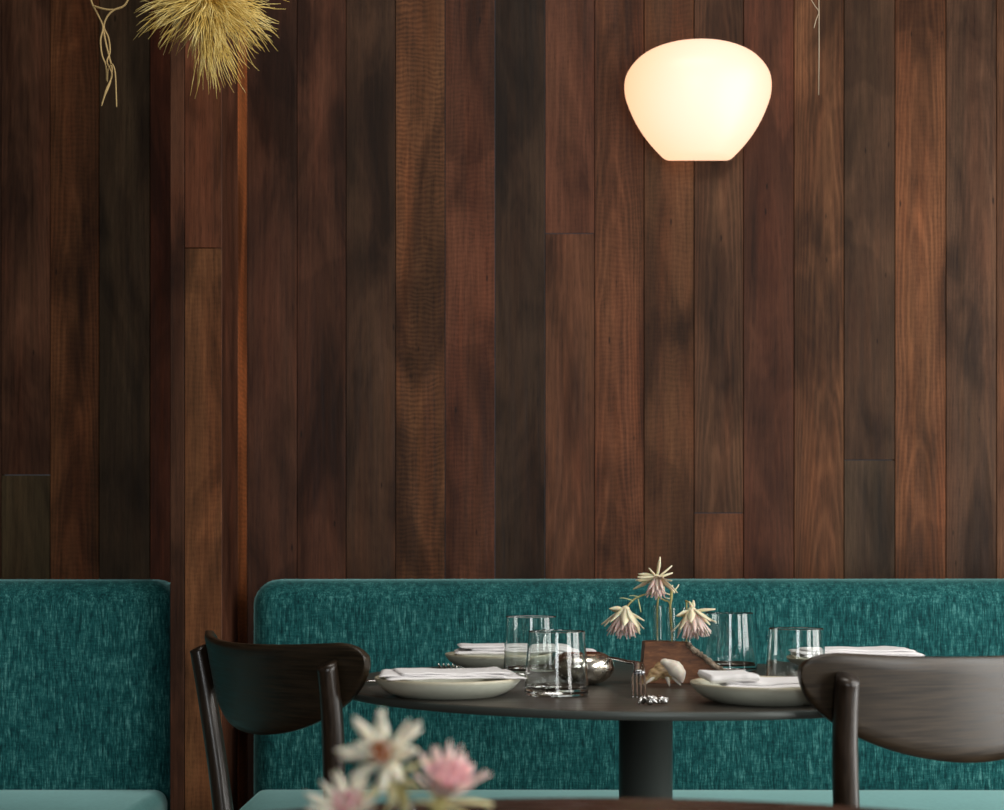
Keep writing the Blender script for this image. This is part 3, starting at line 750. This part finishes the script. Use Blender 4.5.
# ------------------------------------------------------------------ flowers (blushing heads on curved stems)
def frame_of(axis):
    axis = Vector(axis).normalized(); s = axis.orthogonal().normalized(); return axis, s, axis.cross(s)
def flower(name, label, centre, axis, size, stem, droop=0.5, n_out=12, n_in=26, mo=None, mi=None, mc=None, spikes=(), leaves=(), seed=1, group=None, stem_r=.0010, open_=0.9, inner_open=0.35, inner_len=0.8):
    """centre: base of the head; axis: the way the bloom points"""
    rnd = random.Random(seed); c = Vector(centre); ax, s, q = frame_of(axis)
    t = thing(name, label, 'flower', c, 0, group)
    bm = bmesh.new()
    for k in range(n_in):
        a = 2*PI*(k*.381966); rr = math.sqrt((k+.5)/n_in); rad = s*math.cos(a)+q*math.sin(a)
        d = ax+rad*(inner_open*rr+.06*rnd.uniform(-1, 1)); L = size*inner_len*rnd.uniform(.8, 1.05)
        add_petal(bm, rad*size*.14*rr, d, L, size*.24, -rad, rnd.uniform(-.18, .10), n=6, thick=size*.012)
    obj('inner_petals', bm, mi or M_PINK, t)
    bm = bmesh.new()
    for k in range(n_out):
        a = 2*PI*k/n_out+rnd.uniform(-.18, .18); rad = s*math.cos(a)+q*math.sin(a)
        d = ax*rnd.uniform(.55, 1.0)+rad*open_*rnd.uniform(.8, 1.2); L = size*rnd.uniform(.78, 1.05)
        add_petal(bm, rad*size*.12-ax*size*.04, d, L, size*rnd.uniform(.27, .36), rad, rnd.uniform(-.2, droop), n=8, thick=size*.012)
    for dv, ln in spikes:
        dv = Vector(dv); add_petal(bm, dv.normalized()*size*.05, dv, size*ln, size*.27, (dv.orthogonal()+Vector((0, -.5, 0))).normalized(), .12, n=8, thick=size*.012)
    obj('outer_petals', bm, mo or M_PETAL, t)
    bm = bmesh.new(); bmesh.ops.create_icosphere(bm, subdivisions=3, radius=size*(.21 if mc else .15))
    for v in bm.verts: v.co += v.co.normalized()*size*.03*noise.noise(v.co*900)+ax*size*(.12 if mc else .0)
    if mc:
        for k in range(40):
            a = k*2.39996; rr = math.sqrt((k+.5)/40); rad = s*math.cos(a)+q*math.sin(a)
            add_tube(bm, [rad*size*.08*rr+ax*size*.1, rad*size*.24*rr+ax*size*.42], [size*.013, size*.022], 5)
    obj('flower_centre', bm, mc or M_PETAL, t)
    if stem:
        pts = smooth_path([Vector((0, 0, 0))]+[Vector(p)-c for p in stem], 6)
        bm = bmesh.new(); add_tube(bm, pts, stem_r, 10); obj('stem', bm, M_STEM, t)
    if leaves:
        bm = bmesh.new()
        for (p, d, ln) in leaves: add_petal(bm, Vector(p)-c, d, ln, ln*(.34 if size < .025 else .22), (0, 0, -1), .35, n=8, thick=.0004)
        obj('leaves', bm, M_LEAF if size > .025 else M_BRACT, t)
    return t
D0 = BYF+.018
def tubein(i, off=0.0):
    xx, yt = TUB[i]; X = (xx-502)/F_PX*D0
    return [Vector((X+off, D0, HC-(yt-HZ)/F_PX*D0+.003)), Vector((X-off, D0, TZ+.052)), Vector((X-off*.6, D0, TZ+.034))]
FG = 'blush flowers in the wooden block vase'
flower('protea_flower', 'top cream and pink flower above the middle of block vase', px(657, 578, 1.655), (-0.12, -.35, -1), .030,
       [px(662, 580, 1.668)+Vector((0, .006, 0)), px(661, 592, 1.675)]+tubein(0), droop=.9, n_out=9, n_in=26, mo=M_PETAL, open_=1.3, inner_open=.42,
       spikes=[((.10, -.1, 1), .80), ((.7, -.2, .55), .72), ((.85, -.1, .25), .6), ((-.9, -.2, .22), .75), ((-.8, -.3, -.1), .8), ((-.5, -.5, .5), .6)], seed=3, group=FG)
flower('protea_flower', 'leftmost drooping pink flower hanging past end of block vase', px(625.5, 610, 1.65), (-.14, -.12, -1), .034,
       [px(630, 603, 1.655), px(638, 597, 1.66), px(650, 594, 1.668), px(664, 600, 1.675)]+tubein(1, -.001), droop=.5, n_out=9, n_in=46, mo=M_PETAL, open_=.75, inner_open=.52, inner_len=1.0,
       spikes=[((-1, -.2, .12), .55), ((.55, -.3, -.9), .95), ((.8, -.2, -.5), .7)],
       leaves=[(px(633, 601, 1.652), (-.9, 0, .35), .016), (px(639, 597, 1.655), (-.9, -.1, .25), .012), (px(638, 599, 1.655), (.25, -.1, -1), .016)], seed=8, group=FG)
flower('protea_flower', 'rightmost drooping pink flower over bark edge of block vase', px(692, 611, 1.64), (.12, -.12, -1), .034,
       [px(690, 604, 1.645), px(686, 601, 1.66)]+tubein(2), droop=.7, n_out=9, n_in=46, mo=M_PETAL, open_=.8, inner_open=.52, inner_len=.98,
       spikes=[((1, -.2, .05), .75), ((.85, -.3, -.45), .85), ((-.8, -.3, -.2), .60), ((-.25, -.1, .8), .30), ((.1, -.1, 1), .33)], seed=12, group=FG)
# small budding twig in the middle tube
tw = thing('budding_twig', 'short pale budding twig standing in middle glass tube', 'twig', px(671, 600, D0))
c0 = Vector(tw.location)
bm = bmesh.new(); add_tube(bm, smooth_path([Vector((.0008, -.001, .012)), Vector((0, 0, 0)), px(670, 612, D0)-c0, px(672, 636, D0)-c0], 5), [.0016]*6+[.0013]*5+[.0011]*5, 10); obj('stem', bm, M_STEM, tw)
bm = bmesh.new()
add_petal(bm, (.001, 0, .009), (.7, -.1, .6), .013, .0035, (0, 0, 1), .6); add_petal(bm, (0, 0, .006), (-.8, -.2, .2), .009, .003, (0, 0, 1), .4)
add_petal(bm, (0, 0, .002), (-.8, -.2, -.05), .008, .003, (0, 0, 1), .4); add_petal(bm, (.0008, 0, .010), (.1, -.1, 1), .008, .0035, (1, 0, 0), .1)
obj('bud_leaves', bm, M_PETAL, tw)

# sea shell leaning in front of the block
sc = px(666, 686, 1.612)
st_ = thing('sea_shell', 'ivory and tan sea shell lying before the wooden block vase', 'shell', (sc.x, 1.612, TZ))
def blob(path, rad, seg=24, flat=1.0, ns=.0, sd=0):
    bm = bmesh.new(); p = smooth_path(path, 6); n = len(p); k = len(rad); rr = []
    for i in range(n):
        x_ = i/(n-1)*(k-1); a = int(min(k-2, x_)); rr.append(rad[a]+(rad[a+1]-rad[a])*(x_-a))
    add_tube(bm, p, rr, seg, flat)
    for v in bm.verts: v.co += v.co.normalized()*ns*noise.noise(v.co*260+Vector((sd, 0, 0)))
    bmesh.ops.recalc_face_normals(bm, faces=bm.faces[:]); return bm
def q_(x, y, d=0): return px(x, y, 1.612+d)-Vector((sc.x, 1.612, TZ))
obj('shell_whorl', blob([q_(661, 661.5, -.006), q_(666, 663, -.008), q_(674, 668, -.009), q_(679, 674, -.008), q_(681.5, 683, -.006)], [.0022, .0050, .0098, .0085, .0016], 28, .95, .001), M_SHELL, st_)
obj('shell_body', blob([q_(640, 683.5), q_(648, 680), q_(656, 673.5), q_(664, 669.5), q_(671, 674), q_(673, 679)], [.0014, .0042, .0085, .0112, .0095, .003], 28, .9, .0035, 5), M_SHELLB, st_)
bm = bmesh.new(); 
for x0, x1, y1, r_ in ((667, 669.5, 686.3, .0034), (655, 643, 685.2, .0025), (672, 681, 685.4, .0025)):
    add_tube(bm, smooth_path([q_(x0, 676, -.004), q_((x0+x1)/2, 681, -.006), q_(x1, y1, -.005)], 5), [r_*(1-.85*(k/10)**1.3) for k in range(11)], 10)
obj('shell_spines', bm, M_SHELL, st_)

# ------------------------------------------------------------------ foreground flowers on the near table
FD = 0.60
vb = thing('bud_vase', 'out of focus low wooden block with short glass tubes at bottom edge', 'vase', (px(400, 800, FD).x, FD, TZ))
bm = bmesh.new(); add_box(bm, -.045, .045, -.012, .014, .0003, .022, .002); obj('wood_block', bm, M_BLOCK, vb, smooth=False)
fx = vb.location.x; tubes2 = [px(350, 800, FD).x-fx, px(404, 800, FD).x-fx, px(428, 800, FD).x-fx+.006]
for i, tx in enumerate(tubes2):
    bm = bmesh.new(); tube_vase(bm, tx, 0, .012, .030+.004*(i == 1), .0062); obj('glass_tube', bm, M_GLASS, vb)
def tin(i): return [Vector((fx+tubes2[i], FD, TZ+.030)), Vector((fx+tubes2[i], FD, TZ+.015))]
F2 = 'blurred pale flowers in the foreground'
flower('protea_flower', 'largest blurred cream flower with rust centre in the foreground', px(384, 756, FD), (-.25, -.80, .38), .0195, [px(394, 772, FD)+Vector((0, .004, 0)), px(402, 790, FD)]+tin(1),
       droop=.35, n_out=8, n_in=12, mo=M_PETALW, mi=M_PETALW, mc=M_CORE, open_=1.5, inner_open=1.0, inner_len=.62, seed=21, group=F2, stem_r=.0024,
       spikes=[((-.05, 0, 1), .98), ((.55, -.05, .85), .92), ((.75, 0, .5), .98), ((-.65, 0, .65), .95), ((-.95, -.1, 0), .95), ((-.3, 0, .95), .7)],
       leaves=[(px(398, 775, FD), (.9, -.1, .55), .016), (px(394, 780, FD), (-.8, -.1, -.35), .017), (px(398, 785, FD), (-.4, -.2, -.8), .014), (px(402, 778, FD), (.6, -.2, -.2), .012), (px(390, 770, FD), (.15, -.3, -1), .016), (px(396, 768, FD), (.7, -.2, -.7), .014), (px(386, 772, FD), (-.5, -.3, -.9), .013), (px(400, 782, FD), (-.1, -.2, .9), .012)])
flower('protea_flower', 'blurred rose pink flower, rightmost in the foreground', px(445, 793, FD), (.22, -.30, .90), .0205, [px(440, 801, FD), px(434, 808, FD)]+tin(2),
       droop=.10, n_out=14, n_in=30, mo=M_PINK, mi=M_ROSE, mc=M_CORE2, open_=.75, inner_open=.75, inner_len=.85, seed=33, group=F2, stem_r=.0024,
       spikes=[((.9, -.1, .35), 1.0), ((.05, 0, 1), 1.05), ((.3, 0, 1), 1.0), ((-.3, 0, .95), .95)],
       leaves=[(px(436, 801, FD), (-.6, -.1, .95), .020), (px(442, 803, FD), (1, -.15, .12), .022), (px(440, 804, FD), (-.8, -.2, .2), .012), (px(440, 806, FD), (.9, -.2, -.2), .018)])
flower('protea_flower', 'blurred cream flower half cut off below, leftmost in the foreground', px(348, 812, FD), (-.1, -.45, .75), .0185, [px(350, 818, FD), px(350, 826, FD)]+tin(0),
       droop=.3, n_out=12, n_in=14, mo=M_PETALW, mi=M_ROSE, mc=None, open_=1.0, inner_open=.8, inner_len=.6, seed=40, group=F2, stem_r=.0024,
       spikes=[((-.45, 0, 1), .95), ((.35, 0, .95), .95), ((.65, 0, .6), .9)])

# ------------------------------------------------------------------ hanging dried straw, twine and thread
SD = 1.95
rnd = random.Random(11); sc_ = px(207, -4, SD)
hs = thing('dried_straw_bunch', 'yellow starburst of dried straw hanging at the top left', 'dried plant', sc_)
bm = bmesh.new(); R0 = 0.124
for c_ in range(100):
    z = rnd.uniform(-1, .45); a = rnd.uniform(0, 2*PI); r_ = math.sqrt(max(0, 1-z*z))
    dc = Vector((r_*math.cos(a), r_*math.sin(a), z)); Lc = rnd.uniform(.72, 1.0); cc_ = rnd.uniform(-.5, .5)
    for k in range(8):
        d = (dc+Vector((rnd.gauss(0, .09), rnd.gauss(0, .09), rnd.gauss(0, .09)))).normalized(); d = Vector((d.x*.82, d.y*.7, d.z))
        L = R0*Lc*rnd.uniform(.75, 1.06)
        side = d.cross(Vector((0, 1, 0))).normalized(); cv = cc_*.5+rnd.uniform(-.22, .22); pts = []
        for j in range(8):
            t = j/7; pts.append(d*L*t+side*L*cv*t*t+Vector((0, 0, -.16*L*t*t*(1-.3*abs(d.z))))+side*.0022*math.sin(t*9+k*1.7+c_))
        add_tube(bm, pts, [.0009, .0009, .0008, .0007, .0006, .0005, .0004, .0002], 4)
bmesh.ops.create_icosphere(bm, subdivisions=3, radius=.022)
so = obj('straw_fibres', bm, M_STRAW, hs); so['kind'] = 'stuff'
bm = bmesh.new(); add_tube(bm, smooth_path([(0, 0, 0), (.002, .001, .3), (0, 0, ZT-.0005-sc_.z)], 6), .0016, 8); obj('hanging_cord', bm, M_TWIG, hs)

bt2 = thing('twisted_twine', 'twisted tan twine dangling left of the straw starburst', 'twine', px(105, 30, SD))
c0 = Vector(bt2.location)
def W(x, y, d=0): return px(x, y, SD+d)-c0
strands = [[(84, -60), (88, -25), (91, 0), (98, 15), (103, 27), (100.5, 40), (102, 55), (106, 66), (107, 82), (108, 70), (112, 64), (115, 72), (116, 90), (116.5, 107)],
           [(131, -8), (125, 5), (114, 10), (107, 17), (104, 27), (108.5, 38), (110, 52), (107, 62), (112, 75), (106, 90), (101.5, 106)],
           [(94, 6), (104, 9), (114, 9.5), (124, 6), (131, -8)],
           [(103, 28), (106, 44), (109.5, 58), (112, 70), (110, 83), (105, 95), (102, 104)]]
for i, s_ in enumerate(strands):
    bm = bmesh.new(); p = smooth_path([W(a, b, .004*math.sin(i*2+k)) for k, (a, b) in enumerate(s_)], 5); n = len(p)
    add_tube(bm, p, [.0014*(1-.35*k/n) for k in range(n)], 8); obj('strand', bm, M_TWIG, bt2)
bm = bmesh.new(); add_tube(bm, [W(84, -60), Vector((W(84, -60).x, 0, ZT-c0.z-.0005))], .0014, 8); obj('strand', bm, M_TWIG, bt2)

bt3 = thing('hanging_thread', 'thin pale thread hanging right of the wall lamp', 'thread', px(818, 95, 1.9))
c0 = Vector(bt3.location)
def W2(x, y): return px(x, y, 1.9)-c0
bm = bmesh.new(); add_tube(bm, [W2(818.6, 95), W2(819, 50), W2(819, 12), W2(818.5, -30), Vector((0, 0, ZT-.0005-c0.z))], .0006, 6); obj('thread', bm, M_THREAD, bt3)
bm = bmesh.new(); add_tube(bm, smooth_path([W2(810, -2), W2(815, 6), W2(818.8, 12), W2(816, 20), W2(814, 28)], 4), .0005, 6); obj('knotted_end', bm, M_THREAD, bt3)
